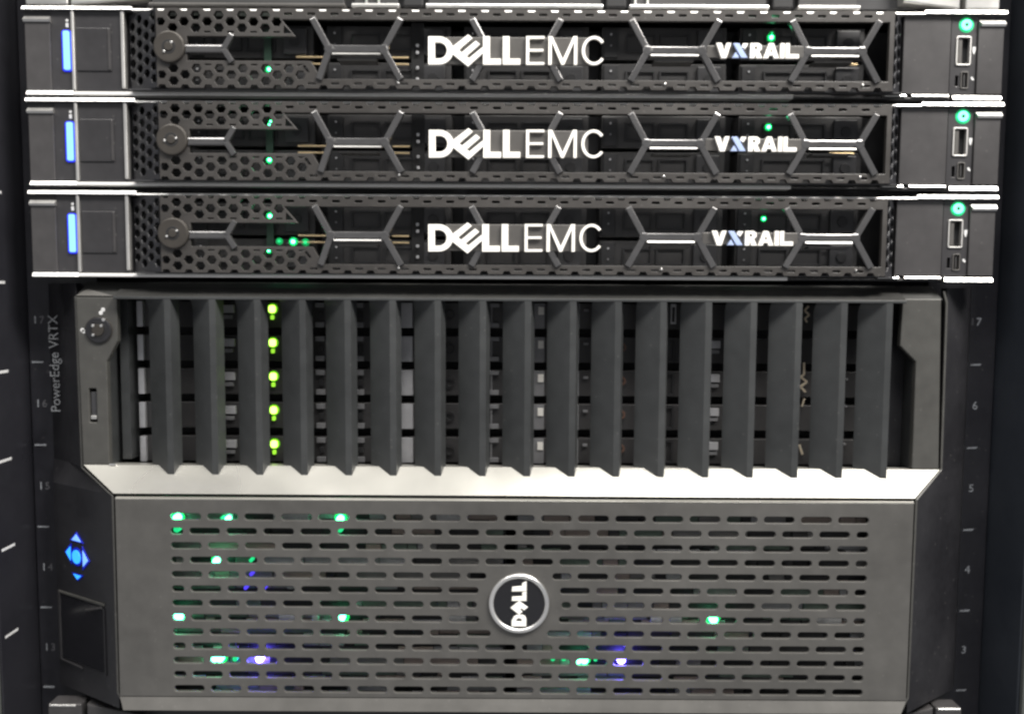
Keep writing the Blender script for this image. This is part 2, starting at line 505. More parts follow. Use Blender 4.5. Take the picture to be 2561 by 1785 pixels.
    for k in range(-1, 62):
        x = X(k)
        even = (k % 2 == 0)
        if even:
            if k <= 8:
                if k >= 0:
                    holes += [hexa(x, -5.35, hr, .93), hexa(x, -11.15, hr, .93)]
            elif x < 176:
                holes.append(rrect(x - 1.9, x + 1.9, -5.15, -3.9, 0.45, 2))
            if k <= 10:
                if k >= 0:
                    holes += [hexa(x, -30.2, hr, .93), hexa(x, -36.1, hr, .93)]
            elif x < 176:
                holes.append(rrect(x - 1.9, x + 1.9, -37.7, -36.6, 0.4, 2))
        else:
            if k <= 7 or k == 9:
                holes.append(hexa(x, -8.25, hr, .93))
                if k > 1:
                    holes.append(rrect(x - 1.6, x + 1.6, -13.4, -12.7, 0.25, 2))
            if k <= 11:
                holes.append(hexa(x, -33.15, hr, .93))
                if k > 1:
                    holes.append(rrect(x - 1.6, x + 1.6, -28.8, -28.1, 0.25, 2))
    holes.append([(-110.2, -10.0), (-106.6, -13.6), (-110.6, -13.6)])
    holes.append([(-102.6, -28.4), (-99.9, -28.4), (-97.6, -32.0), (-99.2, -32.0)])
    bz = plate("bezel_face", [outer] + holes, 2.6, 0.18, front(-8.0), "bezel_grey", t)
    # perforated side cheeks, turned back towards the ears
    for s in (-1, 1):
        if s < 0:
            f = slant(-189.6, 3.0, -171.6, -8.0)
            L = math.hypot(18, 11)
        else:
            f = slant(182.1, -8.0, 190.2, 2.0)
            L = math.hypot(8.1, 10)
        hs = []
        n = 4 if s < 0 else 2
        step = L / n
        for i in range(n):
            u = step * (i + .5)
            for j in range(7):
                z = -5.2 - j * 5.9 - (2.95 if (i + (0 if s < 0 else 1)) % 2 == 0 else 0)
                if z > zb + 2.6:
                    hs.append(hexa(u, z, 2.35 if s < 0 else 2.9, .93))
        plate("bezel_cheek", [rect(0, L, zb, zt)] + hs, 1.2, 0.25, f, "cheek_black", t)
    box("bezel_lower_lip", -187, 189.5, -5.2, -0.9, -39.75, -39.25, "honeycomb_dark", t)
    # --- hexagon struts
    def strut(p, q, w=3.0):
        bar("strut", p, q, w + .2, -9.2, -6.0, "strut_grey", t, 0.5)
    zc, ztop, zbot = -21.1, -6.6, -35.4
    for a, b in ((-88.4, -62.3), (-12.0, 14.5), (64.3, 90.2), (141.2, 166.9)):
        strut((a, zc), (a - 8.0, ztop)); strut((a, zc), (a - (5.2 if a < -80 else 8.0), zbot))
        strut((b, zc), (b + 8.2, ztop)); strut((b, zc), (b + 8.2, zbot))
        if a != -12.0:
            bar("cross_bar", (a, zc + .3), (b, zc + .3), 3.6, -8.9, -6.2, "strut_grey", t, 0.6)
            trim_bar("cross_bar_highlight", a + 1.5, b - 1.5, -9.5, zc - 2.6, zc - 1.65, "silver_satin", t, 30, -6.4)  # silver edge added as the bright highlight under the bar
            box("cross_bar_shelf", a + 3.5, b - 3.5, -7.6, 1.0, zc - 5.0, zc - 3.9, "plate_grey", t, 0.3)
        for nx in (a, b):
            plate("strut_node", [hexa(nx, zc, 2.6)], 3.0, 0.5, front(-9.35), "strut_grey", t)
    strut((-139.2, zc), (-135.0, -14.2), 2.6); strut((-139.2, zc), (-135.2, -27.4), 2.6)
    bar("cross_bar", (-158, zc), (-139.2, zc), 3.9, -8.8, -6.2, "strut_grey", t, 0.8)
    for rx in (-55.4, 73.0, 168.0):
        cyl("rivet", rx, -36.6, 0.55, -8.7, -7.8, "silver", t, 12, 0.2)
    # --- key lock
    lk = plate("key_lock", [circle(-165.2, -20.4, 7.6, 48)], 5.0, 0.8, front(-9.6), "lock_metal", t)
    plate("key_slot", [circle(-165.2, -20.4, 3.3, 32), circle(-165.2, -20.4, 2.2, 32)], 0.5, 0.1, front(-9.75), "black", lk)
    cyl("key_core", -165.2, -20.4, 2.1, -10.2, -9.4, "lock_metal", lk, 24, 0.3)
    for ax, az in ((1.6, 1.9), (-2.0, -2.4)):
        cyl("key_pin", -165.2 + ax, -20.4 + az, 0.6, -10.3, -9.5, "silver", lk, 12, 0.2)
    # --- name plates and lettering
    pl = plate("name_plate", [rect(-32.5, 36.0, -28.2, -15.3)], 1.6, 0.3, front(-9.4), "plate_grey", t)
    g = lambda pts: [(-40.7 + (x - 142) * .04157, -15.55 - (y - 138 - .0055 * (x - 142)) * .0400) for x, y in pts]
    def ell(cx, cy, rx, ry, a0, a1, n=16):
        return [(cx + rx * math.cos(math.radians(a0 + (a1 - a0) * i / n)), cy + ry * math.sin(math.radians(a0 + (a1 - a0) * i / n))) for i in range(n + 1)]
    Dl = [g([(142, 138)] + ell(265, 301, 165, 163, -90, 90) + [(142, 465)]), g([(218, 206)] + ell(265, 301, 92, 95, -90, 90) + [(218, 396)])]
    El = [g([(415, 262), (600, 118), (650, 158), (490, 297), (527, 325), (688, 190), (735, 230), (578, 368), (612, 392), (768, 262), (768, 335), (600, 489), (415, 340)])]
    L1 = [g([(771, 138), (850, 138), (850, 398), (978, 398), (978, 467), (771, 467)])]
    L2 = [g([(998, 138), (1075, 138), (1075, 398), (1200, 398), (1200, 467), (998, 467)])]
    E2 = [g([(1266, 136), (1476, 136), (1476, 164), (1301, 164), (1301, 286), (1464, 286), (1464, 313), (1301, 313), (1301, 439), (1474, 439), (1474, 468), (1266, 468)])]
    M2 = [g([(1522, 468), (1522, 138), (1566, 138), (1688, 405), (1806, 138), (1852, 138), (1852, 468), (1816, 468), (1816, 200), (1704, 468), (1672, 468), (1560, 200), (1560, 468)])]
    cs = []
    for i in range(41):
        a = math.radians(38 + (322 - 38) * i / 40)
        cs.append((2046 + 140 * math.cos(a), 303 + 168 * math.sin(a)))
    for i in range(40, -1, -1):
        a = math.radians(38 + (322 - 38) * i / 40)
        cs.append((2046 + 106 * math.cos(a), 303 + 136 * math.sin(a)))
    C2 = [g(cs)]
    for k, (yy, shp) in enumerate(((-11.0, Dl), (-11.1, El), (-11.0, L1), (-11.0, L2), (-11.0, E2), (-11.0, M2), (-11.0, C2))):
        plate("letter", shp, 1.75 if k != 1 else 1.9, 0.06, front(yy), "letter_white", pl)
    pl2 = plate("name_plate", [rect(92.5, 139.0, -24.4, -18.6)], 1.4, 0.3, front(-9.2), "plate_grey", t)
    h = lambda pts: [(96.7 + (x - 145) * .0417, -18.0 - (y - 218) * .0390) for x, y in pts]
    def vx(shape, m="letter_white", yy=-11.0):
        plate("letter", [h(s) for s in shape], 1.8, 0.08, front(yy), m, pl2)
    vx([[(143, 216), (205, 216), (235, 318), (262, 216), (314, 216), (262, 396), (205, 396)]])
    vx([[(335, 220), (402, 220), (503, 392), (432, 392)]], "letter_blue", -11.1)
    vx([[(448, 220), (510, 220), (474, 286), (440, 262)], ], "letter_white", -11.0)
    vx([[(328, 392), (368, 322), (408, 392)]], "letter_blue", -11.0)
    vx([[(533, 216), (628, 216), (662, 240), (664, 288), (636, 316), (672, 396), (606, 396), (584, 336), (583, 396), (533, 396)], [(583, 254), (608, 254), (616, 270), (608, 288), (583, 288)]])
    vx([[(745, 216), (800, 216), (862, 396), (806, 396), (795, 362), (748, 362), (738, 396), (686, 396)], [(773, 272), (790, 322), (757, 322)]])
    vx([[(878, 216), (923, 216), (923, 396), (878, 396)]])
    vx([[(938, 216), (983, 216), (983, 346), (1090, 346), (1090, 396), (938, 396)]])
    return t

s1 = make_server()
s1["label"] = "honeycomb bezel server, topmost of three, directly below the unit with silver latches"
s2 = copy_tree(s1)
s2.location = Vector((0, 0, -43.79)) * MM
s2["label"] = "honeycomb bezel server sandwiched between two matching servers above and below"
s3 = copy_tree(s1)
s3.location = Vector((0, 0, -88.65)) * MM
s3["label"] = "honeycomb bezel server directly above the slatted chassis, three green lights in a row inside"

# every lock was left at its own angle
for srv, ang in ((s2, 38.0), (s3, 21.0)):
    for chd in srv.children:
        if chd.name.startswith("key_lock"):
            cpt = Vector((-165.2, 0, -20.4)) * MM
            chd.matrix_local = Matrix.Translation(cpt) @ Matrix.Rotation(math.radians(ang), 4, 'Y') @ Matrix.Translation(-cpt)
s2.location.x += 0.25 * MM
s3.location.x -= 0.15 * MM

def lamp(parent, x, y, z, r, m):
    o = cyl("indicator_or_glow", x, z, r, y, y + 1.0, m, parent, 14, 0.15)
    cyl("halo_disc", x, z, r * 1.9 + .5, y + 1.02, y + 1.3, "led_green_halo", o, 18)  # dim green disc imitating the halo of the light
    return o
lamp(s1, -122.5, 8.6, -26.2, 0.75, "led_green"); lamp(s1, 128.6, 8.6, -9.4, 0.9, "led_green"); lamp(s1, 128.8, 8.6, -7.4, 0.35, "led_green_dim")
for dx, dz in ((-.7, 0), (.8, .2), (0, 1.6)):
    lamp(s2, -122.3 + dx, 8.6, -9.6 + dz, 0.35, "led_green")
lamp(s2, -123.2, 8.6, -27.1, 0.8, "led_green"); lamp(s2, 128.2, 8.6, -9.5, 0.8, "led_green")
lamp(s3, -123.0, 8.6, -10.2, 0.85, "led_green")
lamp(s3, -111.4, 8.6, -23.1, 0.95, "led_green"); lamp(s3, -105.2, 8.6, -23.4, 0.8, "led_green_dim"); lamp(s3, -118.5, 8.6, -23.0, 0.7, "led_green_dim")
lamp(s3, -123.9, 8.6, -27.8, 0.5, "led_green"); lamp(s3, 127.4, 8.6, -10.3, 0.6, "led_green")

# ================================================================== unit above
s0 = thing("rack_unit", "dark rack unit with silver corner latches and silver bars above the honeycomb servers", "server")
box("chassis_body", -217, 217, 6, 390, 3.2, 44, "steel_dark", s0, 0.4)
for a, b, m in ((-178, -82, "plate_grey"), (-79, -55.6, "silver_satin"), (-42.9, 43.5, "silver"), (56.1, 124.3, "silver"), (138, 168.5, "silver_satin")):
    hb = box("handle_bar", a, b, -1.5, 5.8, 1.0, 2.9, m, s0, 0.6, 3)
    box("carrier_face", a + 1, b - 1, 1.0, 5.8, 3.4, 42, "carrier_dark", s0, 0.4)
for x in (-72.5, -66.5, 58.5, 64.5):
    box("handle_pin", x, x + 1.2, -0.6, 0.9, 3.0, 12, "silver_satin", s0, 0.3)
for x in (-49, 49.8, 131):
    box("black_foot", x - 5, x + 5, -0.5, 5.8, 1.6, 40, "black", s0, 0.8)
box("corner_latch", -238, -217.3, -1, 8, 1.7, 42, "silver_satin", s0, 0.8, 3)
box("corner_latch", 219.6, 236.2, -1, 8, 1.5, 42, "silver_satin", s0, 0.8, 3)
plate("latch_arm", [[(-215.9, 1.6), (-179.5, 4.6), (-179.5, 42), (-215.9, 42)]], 8, 0.8, front(-1), "silver_satin", s0)
plate("latch_arm", [[(217.0, 1.5), (217.0, 42), (187.0, 42), (189.4, 4.8)]], 8, 0.8, front(-1), "silver_satin", s0)

# ================================================================== blade chassis
ch = thing("blade_chassis", "large blade chassis with vertical slats, silver sloped strip and slotted grey door", "chassis")
TZ = -132.6
BAYY = 18.0
box("chassis_body", -214, 214, 40, 390, -346, TZ - 0.4, "black", ch)
# top rail, set back, sloping from the upper edge down to the face
mesh_obj("top_rail", [(-216.5, 9, TZ), (213.5, 9, TZ), (215.0, 0.3, -139.4), (-218.2, 0.3, -139.8), (-216.5, 14, TZ), (213.5, 14, TZ), (215, 14, -139.4), (-218.2, 14, -139.8)],
         [(0, 1, 2, 3), (4, 5, 1, 0), (3, 2, 6, 7), (0, 3, 7, 4), (1, 5, 6, 2), (4, 7, 6, 5)], "chassis_top", ch)
mesh_obj("corner_facet", [(-218.2, -0.3, -139.6), (-199, -0.3, -139.7), (-208, 2.0, -137.6), (-214.5, 4.2, -136.2)], [(0, 1, 2, 3)], "chassis_panel", ch)
box("top_lip", -197.6, 195.0, -4.6, 0.1, -141.2, -139.7, "slat_grey", ch, 0.3)
mesh_obj("top_slope", [(-197.6, -4.55, -139.75), (195.0, -4.55, -139.75), (195.0, 7.0, -134.6), (-197.6, 7.0, -134.6)], [(0, 1, 2, 3)], "chassis_top", ch)
# face frame: stiles left and right
fl = plate("left_stile", [[(-218.4, -140.2), (-197.8, -140.2), (-198.1, -162.2), (-203.8, -172.6), (-204.0, -225.1), (-217.4, -225.1)],
                          rrect(-213.3, -209.6, -203.5, -186.3, 0.5)], 4.0, 0.5, front(0), "chassis_frame", ch)
box("release_catch", -213.0, -209.9, 1.2, 2.6, -201.8, -188.0, "honeycomb_dark", fl, 0.4)
box("release_catch", -213.0, -209.9, 0.3, 2.6, -202.0, -200.0, "silver_satin", fl, 0.4)
fr = plate("right_stile", [[(195.2, -138.9), (214.3, -138.9), (216.6, -225.1), (203.0, -225.1), (202.8, -170.4), (194.6, -162.4)]], 4.0, 0.5, front(0), "chassis_frame", ch)
# key lock
lk = plate("key_lock", [circle(-207.2, -156.8, 6.6, 44)], 2.4, 0.7, front(-1.2), "wing_black", ch)
plate("lock_ring", [circle(-207.2, -156.8, 6.9, 44), circle(-207.2, -156.8, 6.3, 44)], 1.4, 0.2, front(-0.6), "lock_metal", lk)
cyl("key_core", -207.2, -156.8, 3.0, -1.8, -1.0, "lock_metal", lk, 30, 0.3)
plate("key_slot", [circle(-207.2, -156.8, 4.3, 30), circle(-207.2, -156.8, 3.2, 30)], 0.4, 0.1, front(-1.35), "black", lk)
for ax, az in ((-2.3, 2.2), (1.9, 2.2), (-2.3, -2.4)):
    cyl("key_pin", -207.2 + ax, -156.8 + az, 0.75, -2.0, -1.1, "silver", lk, 12, 0.25)
cyl("key_glint", -204.2, -151.6, 0.9, -1.7, -1.0, "silver", lk, 14, 0.3)
for cx, cz in ((-204.9, -146.6), (-206.0, -148.2), (-215.6, -156.9), (-214.8, -157.5)):
    plate("lock_icon", [circle(cx, cz, 1.05, 14)], 0.25, 0.05, front(-0.15), "white_print", fl)
# silver sloped strip
mesh_obj("silver_strip", [(-217.2, 0.1, -225.2), (217.0, 0.1, -225.2), (198.4, -14.0, -236.5), (-195.7, -14.0, -236.5), (-217.2, 8, -225.6), (217, 8, -225.6), (198.4, -6, -238.0), (-195.7, -6, -238.0)],
         [(0, 1, 2, 3), (3, 2, 6, 7), (4, 5, 1, 0), (0, 3, 7, 4), (1, 5, 6, 2), (4, 7, 6, 5)], "strip_silver", ch)
box("strip_glint", -203.8, -200.2, -0.9, 0.6, -225.4, -224.4, "silver", ch, 0.3)
# vertical slats: ridged blades
for i in range(17):
    xr = -170.9 + 22.36 * i
    prof = [(-12.6, 3.4), (-1.6, -4.5), (1.5, -4.5), (3.3, 2.2), (1.0, 3.9)]
    levels = [(-236.0, 0.0)] + [(-147.4 + 7.0 * q / 7, 7.6 * (1 - math.sqrt(max(0.0, 1 - (q / 7) ** 2)))) for q in range(8)]
    vs, fs = [], []
    for z, pull in levels:
        for j, (dx, y) in enumerate(prof):
            vs.append((xr + dx, y - pull if j == 0 else y, z))
    n = len(prof)
    for l in range(len(levels) - 1):
        for j in range(n):
            a, b = l * n + j, l * n + (j + 1) % n
            fs.append((a, b, b + n, a + n))
    fs.append(tuple(range(n)))
    fs.append(tuple(range((len(levels) - 1) * n, len(levels) * n)))
    mesh_obj("slat", vs, fs, "slat_grey", ch)
# inner cage
box("inner_wall", -206.5, -204.4, 4.2, 30, -226, -139, "slat_grey", ch)
box("inner_wall", -201.5, -197.0, 10, 30, -224, -139, "slat_grey", ch)
box("inner_wall", 203.4, 206, 4.2, 30, -226, -139, "slat_grey", ch)
box("inner_wall", 189.0, 203.2, 14, 30, -226, -139, "wing_black", ch)
box("cage_back", -206, 206, 30, 38, -232, -137, "black", ch)
box("cage_ceiling", -206, 206, 6, 29.9, -139.0, -137.5, "black", ch)
# drives: five rows, four columns
ROWZ = [-146.2, -163.8, -181.5, -199.3, -217.3]
PIT = 17.75
cols = [(-197, -113), (-108, -22), (-16, 50), (52, 186)]
for r, zl in enumerate(ROWZ):
    zt, zb = zl + 4.0, zl - 9.6          # top / bottom of a carrier face
    for c, (xa, xb) in enumerate(cols):
        d = box("drive_carrier", xa, xb, BAYY + 1.5, 29.5, zb, zt, "carrier_dark", ch, 0.4)
        def pc(n, x0, x1, z0, z1, m, dy=0.0, bv=0.15):
            return box(n, x0, x1, BAYY + dy, BAYY + 1.4, z0, z1, m, d, bv)
        if c == 0:
            pc("handle_edge", -195.6, -192.6, zb + .2, zt - .1, "carrier_silver", -1.0)
            pc("latch_window", -151.8, -145.2, zl - 2.0, zl + 2.1, "carrier_silver", -0.6)
            pc("latch_window", -150.6, -146.2, zl - 5.2, zl - 3.2, "carrier_grey")
            led = plate("activity_light", [rrect(-127.0, -123.6, zl - 1.8, zl + 1.9, 1.2, 4)], 1.2, 0.3, front(BAYY - .4), "led_lime", d)
            plate("halo_disc", [circle(-125.3, zl + .1, 2.9, 24)], 0.4, 0.05, front(BAYY + .85), "led_lime_halo", d)  # lime disc added as the glow round the activity light
            led2 = plate("activity_light", [rrect(-126.2, -124.4, zl - 5.4, zl - 3.2, 0.4, 3)], 1.0, 0.1, front(BAYY), "led_lime_dim", d)
        elif c == 1:
            for x in (-102.7, -82.2):
                pc("release_lever", x, x + 4.6, zl - 9.3, zl - 6.6, "carrier_grey", -0.5)
                pc("release_lever", x, x + 4.6, zl + 1.0, zl + 3.6, "carrier_grey", -0.5)
                pc("release_spring", x + 1.5, x + 4, zl - 4.6, zl - 1.2, "steel_dark")
            pc("label_plate", -58.8, -52.0, zb + .2, zt - .2, "carrier_silver", -0.4)
            plate("screw_ring", [circle(-32.5, zl - 2.5, 2.6, 20), circle(-32.5, zl - 2.5, 1.9, 20)], 0.8, 0.1, front(BAYY), "steel_dark", d)
        elif c == 2:
            pc("handle_cap", -13.2, -6.8, zl - 8.9, zl - 6.6, "carrier_grey", -0.6)
            pc("handle_cap", -13.2, -6.8, zl + 1.6, zl + 3.7, "carrier_grey", -0.6)
            pc("handle_stem", -11.2, -10.3, zl - 6.6, zl + 1.6, "carrier_grey")
            pc("latch_plate", 11.2, 17.0, zb + .2, zt - .2, "carrier_grey", -0.2)
            pc("latch_window", 13.6, 16.6, zl - 2.1, zl + 2.0, "letter_white", -0.9)
            pc("handle_edge", 32.4, 35.0, zb + .1, zt - .1, "carrier_silver", -1.0)
            pc("handle_tooth", 37.5, 40.0, zl - 0.3, zl + 1.0, "carrier_grey")
        elif r > 0:
            plate("screw_ring", [circle(57.4, zl - 1.3, 2.4, 20), circle(57.4, zl - 1.3, 1.3, 20)], 0.8, 0.1, front(BAYY - .2), "brown_label", d)
            plate("window_frame", [rect(78.6, 85.5, zb + .3, zt - .2), rect(80.0, 84.0, zb + 1.8, zt - 1.8)], 1.0, 0.1, front(BAYY), "steel_dark", d)
            pc("release_lever", 102.0, 108.8, zl - 1.6, zl + 2.4, "carrier_silver", -0.7)
            pc("release_spring", 102.2, 108.4, zl - 4.4, zl - 2.4, "carrier_grey")
        else:
            plate("window_frame", [rect(82.6, 85.5, zb + 3, zt - .2), rect(83.3, 84.8, zb + 4, zt - 1.8)], 0.8, 0.1, front(BAYY), "carrier_silver", d)
def wire(pts, w):
    for a, b in zip(pts[:-1], pts[1:]):
        bar("wire_clip", a, b, w, BAYY - .8, BAYY + .2, "wire_brass", ch, 0.1)
wire([(154.2, -143.0), (152.2, -145.4), (154.6, -147.6), (152.4, -149.6), (153.6, -151.4)], 1.0)
wire([(152.6, -172.6), (152.9, -178.6), (151.2, -180.2), (154.6, -182.6), (151.2, -185.2), (153.8, -188.0)], 1.1)
wire([(153.4, -191.4), (152.2, -195.6)], 0.8)
wire([(151.6, -216), (153.2, -221)], 1.2)
for z in (-181.3, -195.4, -215.5):
    cyl("rivet", 175.6, z, 0.7, BAYY, BAYY + 1.4, "carrier_grey", ch, 12, 0.2)

# --- lower slotted door
DY = -14.0
PITX, LS, HS = 18.3, 15.0, 3.2
x_left = -168.1
lcx, lcz = 4.3, -290.4
outline = [(-195.2, -239.2), (198.3, -238.7), (198.2, -339.4), (-195.6, -339.6)]
slots = []
for row in range(13):
    z = -247.9 - 7.283 * row
    spans = []
    if row % 2 == 0:
        spans = [(x_left + PITX * i, x_left + PITX * i + LS) for i in range(19)]
    else:
        spans = [(x_left, x_left + 6.0)] + [(x_left + PITX * (i + .5) + .1, x_left + PITX * (i + .5) + LS + .1) for i in range(18)] + [(x_left + PITX * 18.5 + .2, x_left + PITX * 19 - 3.3)]
    dz = z - lcz
    for a, b in spans:
        if abs(dz) < 20.5:
            hw = math.sqrt(21.2 ** 2 - dz ** 2)
            if a < lcx - hw < b:
                b = lcx - hw
            elif a < lcx + hw < b:
                a = lcx + hw
            elif a >= lcx - hw and b <= lcx + hw:
                continue
            if b - a < 3.4:
                continue
        slots.append(rrect(a, b, z - HS / 2, z + HS / 2, HS / 2 - .05, 4))
door = plate("slotted_door", [outline] + slots, 1.8, 0.35, front(DY), "chassis_panel", ch)
trim_bar("door_edge_highlight", -195.0, 198.2, DY - 0.05, -239.3, -238.1, "strip_silver", door, 48, DY + 2.5)  # silver strip imitating light caught by the door's top bevel
# lip along the foot of the door and returns at its sides
mesh_obj("door_foot", [(-195.6, DY + .2, -339.8), (198.2, DY + .2, -339.6), (194.6, DY - 2.6, -345.0), (-192.8, DY - 2.6, -345.4), (-195.6, DY + 3, -339.8), (198.2, DY + 3, -339.6), (194.6, DY + 6, -346.0), (-192.8, DY + 6, -346.4)],
         [(0, 1, 2, 3), (3, 2, 6, 7), (0, 3, 7, 4), (1, 5, 6, 2), (4, 7, 6, 5)], "chassis_panel", door)
box("door_return", -195.0, -193.4, DY + 1.85, 4, -339.5, -239, "honeycomb_dark", door)
box("door_return", 196.4, 198.0, DY + 1.85, 4, -339.5, -239, "honeycomb_dark", door)
# round emblem
em = plate("round_emblem", [circle(lcx, lcz, 13.6, 64)], 2.0, 0.2, front(DY - 0.9), "screen_black", ch)
bm = bmesh.new()
N, K = 72, 12
ring = []
for i in range(N):
    a = 2 * math.pi * i / N
    rr = []
    for j in range(K):
        b = 2 * math.pi * j / K
        rad = 13.85 + 1.25 * math.cos(b)
        rr.append(bm.verts.new((lcx + rad * math.cos(a), DY - 0.7 + 1.1 * math.sin(b), lcz + rad * math.sin(a))))
    ring.append(rr)
for i in range(N):
    for j in range(K):
        bm.faces.new((ring[i][j], ring[(i + 1) % N][j], ring[(i + 1) % N][(j + 1) % K], ring[i][(j + 1) % K]))
bm_obj("emblem_ring", bm, "silver", em, True)
e = lambda pts: [(lcx + (x - 820) * .0288, lcz - (y - 830) * .0288) for x, y in pts]
def el(shape):
    plate("emblem_letter", [e(s) for s in shape], 0.9, 0.15, front(DY - 1.5), "letter_white", em)
el([[(690, 1228), (945, 1228), (945, 1095), (925, 1050), (880, 1026), (780, 1026), (730, 1055), (692, 1130)], [(765, 1140), (868, 1140), (862, 1100), (815, 1082), (775, 1105)]])
el([[(672, 902), (820, 780), (968, 890), (905, 945), (860, 908), (835, 930), (876, 968), (822, 1022)]])
el([[(690, 778), (945, 778), (945, 616), (872, 630), (872, 698), (700, 708)]])
el([[(690, 612), (945, 606), (945, 435), (872, 470), (862, 520), (700, 536)]])

# sleds close behind the door
import random
rng = random.Random(7)
SY = -6.5
def near(x, z, y=-9.0):
    """same sight through the slots for a lamp that sits just behind the door"""
    k = (430.66 + y) / 430.66
    return 0.94 + (x - 0.94) * k, -137.1 + (z + 137.1) * k
GREYS = ["steel_dark", "carrier_dark", "sled_grey", "sled_brown", "sled_green", "black", "sled_mid"]
LEDS_AND_GLOW = {
    (0, 0): [(-170.5, -252.4, "led_green", 1.9), (-170.6, -258.2, "led_green_dim", 1.6), (-144.6, -252.6, "led_green", 1.2), (-147.5, -252.2, "led_green_dim", .7), (-87.2, -252.6, "led_green", 1.8), (-87.3, -257.7, "led_green_dim", 1.6), (-150.7, -274.8, "led_green", 1.9), (-148.8, -274.3, "led_green", 1.5), (-133, -274.2, "led_green_dim", 0.9), (-133, -281.4, "led_blue_halo", 0.9), (-127, -288.6, "led_blue_halo", 1.4), (-136, -288.6, "led_blue_halo", 0.9)],  # blue halo entries are added spots imitating blue glow in the slots
    (0, 1): [(-171.3, -304.5, "led_green", 2.4), (-87.5, -303.9, "led_green", 2.4), (-152.9, -326.0, "led_green", 1.9), (-149.9, -326.0, "led_green", 1.9), (-142.0, -326.0, "led_green_dim", 1.3), (-129.4, -325.7, "led_blue", 2.0)],
    (1, 0): [],
    (1, 1): [(104.4, -303.6, "led_green", 2.1), (35.1, -325.6, "led_green", 1.9), (38.3, -325.6, "led_green", 1.9), (27.5, -325.0, "led_green_dim", 1.1), (22, -325.0, "led_green_dim", 1.1), (44, -325.2, "led_green_dim", 0.9), (57.3, -325.2, "led_blue", 2.0)],
}
TAGS = {
    (0, 0): [(-121, -103, -254, -249.0), (-38, -22, -254, -249.0)],
    (0, 1): [(-119, -107, -306, -301), (-102, -99, -306, -301), (-33, -23, -306, -301)],
    (1, 0): [],
    (1, 1): [(72, 80, -306, -300.8), (82, 88, -306, -300.8), (154, 170, -306, -301.0)],
}
for ci, (xa, xb) in enumerate(((-178, -2.5), (2.5, 182))):
    for ri, (za, zb) in enumerate(((-289.5, -240.5), (-344.5, -290.5))):
        sl = box("server_sled", xa, xb, SY + 2.2, 39, za, zb, "steel_dark", ch, 0.5)
        z = zb - 0.8
        while z > za + 3:
            hgt = rng.choice((3.2, 4.6, 6.4, 7.2))
            z0 = max(za + .5, z - hgt)
            x = xa + 1
            while x < xb - 6:
                wd = rng.choice((5, 8, 13, 22, 38))
                x1 = min(xb - 1, x + wd)
                m = rng.choice(GREYS)
                box("front_block", x, x1 - .4, SY + rng.uniform(0.0, 1.4), SY + 2.1, z0 + .3, z, m, sl, 0.15, 1)
                x = x1
            z = z0
        for x, zz, m, rr in LEDS_AND_GLOW[(ci, ri)]:
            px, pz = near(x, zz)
            cyl("indicator_or_glow", px, pz, rr, -9.6, SY + 2.0, m, sl, 16, 0.5)
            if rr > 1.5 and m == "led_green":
                cyl("halo_disc", px, pz, rr * 1.8, SY - .4, SY - .1, "led_green_halo", sl, 20)  # disc imitating green glow seen through the slots
        for a_, b_, c_, d_ in TAGS[(ci, ri)]:
            (ax, az), (bx, bz) = near(a_, c_, -7.5), near(b_, d_, -7.5)
            box("paper_tag", ax, bx, SY - 1.2, SY + 2.0, az, bz, "white_print", sl, 0.1)

# --- side wings: flat outside, then sweeping forward to the frame and the door
def wing(s, prof_up, prof_dn):
    # prof: (x_outer, y_outer), (x_mid, y_mid), (x_front, y_front)
    vs, fs = [], []
    for z, pr in ((-133.5, prof_up), (-226.6, prof_up), (-237.6, prof_dn), (-346.5, prof_dn)):
        for (x, y) in pr:
            vs.append((x, y, z))
        x, y = pr[-1]
        vs.append((x, y + 6, z))
    n = 4
    for l in range(3):
        for j in range(3):
            a = l * n + j
            fs.append((a, a + 1, a + 1 + n, a + n))
    return mesh_obj("left_wing" if s < 0 else "right_wing", vs, fs, "wing_black", ch)
WL_up = [(-244.5, 23.2), (-232.5, 14.6), (-219.4, 2.0)]
WL_dn = [(-244.5, 23.2), (-240.5, 14.2), (-196.6, -12.6)]
WR_up = [(241.5, 23.2), (236.0, 14.6), (217.8, 1.6)]
WR_dn = [(241.5, 23.2), (236.0, 14.2), (199.6, -12.4)]
wl = wing(-1, WL_up, WL_dn)
wr = wing(1, WR_up, WR_dn)
def trim(s, pts, m, w=0.5):
    bm = bmesh.new()
    prev = None
    for (x, y, z) in pts:
        q = [bm.verts.new((x + dx, y + dy, z)) for dx, dy in ((-w, -w), (w, -w), (w, w), (-w, w))]
        if prev:
            for j in range(4):
                bm.faces.new((prev[j], prev[(j + 1) % 4], q[(j + 1) % 4], q[j]))
        prev = q
    bm_obj("wing_edge", bm, m, wl if s < 0 else wr)
trim(-1, [(-219.3, 1.8, -140), (-218.6, 1.6, -226.8), (-196.6, -12.8, -238.0), (-196.8, -12.8, -338), (-193.0, -13.5, -346)], "chassis_frame", 0.45)
trim(1, [(216.0, 1.6, -135), (217.6, 1.4, -141), (218.4, 1.4, -225.2), (199.7, -12.8, -237.4), (199.5, -12.6, -338), (195.6, -13.5, -346)], "chassis_frame", 0.5)
# lettering on the left wing, running upwards
tm = lambda x, y, d: (-238.2 - y * 0.98, 15.2 - y * 0.10 - d, -175.2 + x)
text("wing_lettering", "PowerEdge VRTX", 6.9, tm, "wing_print", wl, thick=0.15, bold=0.02)
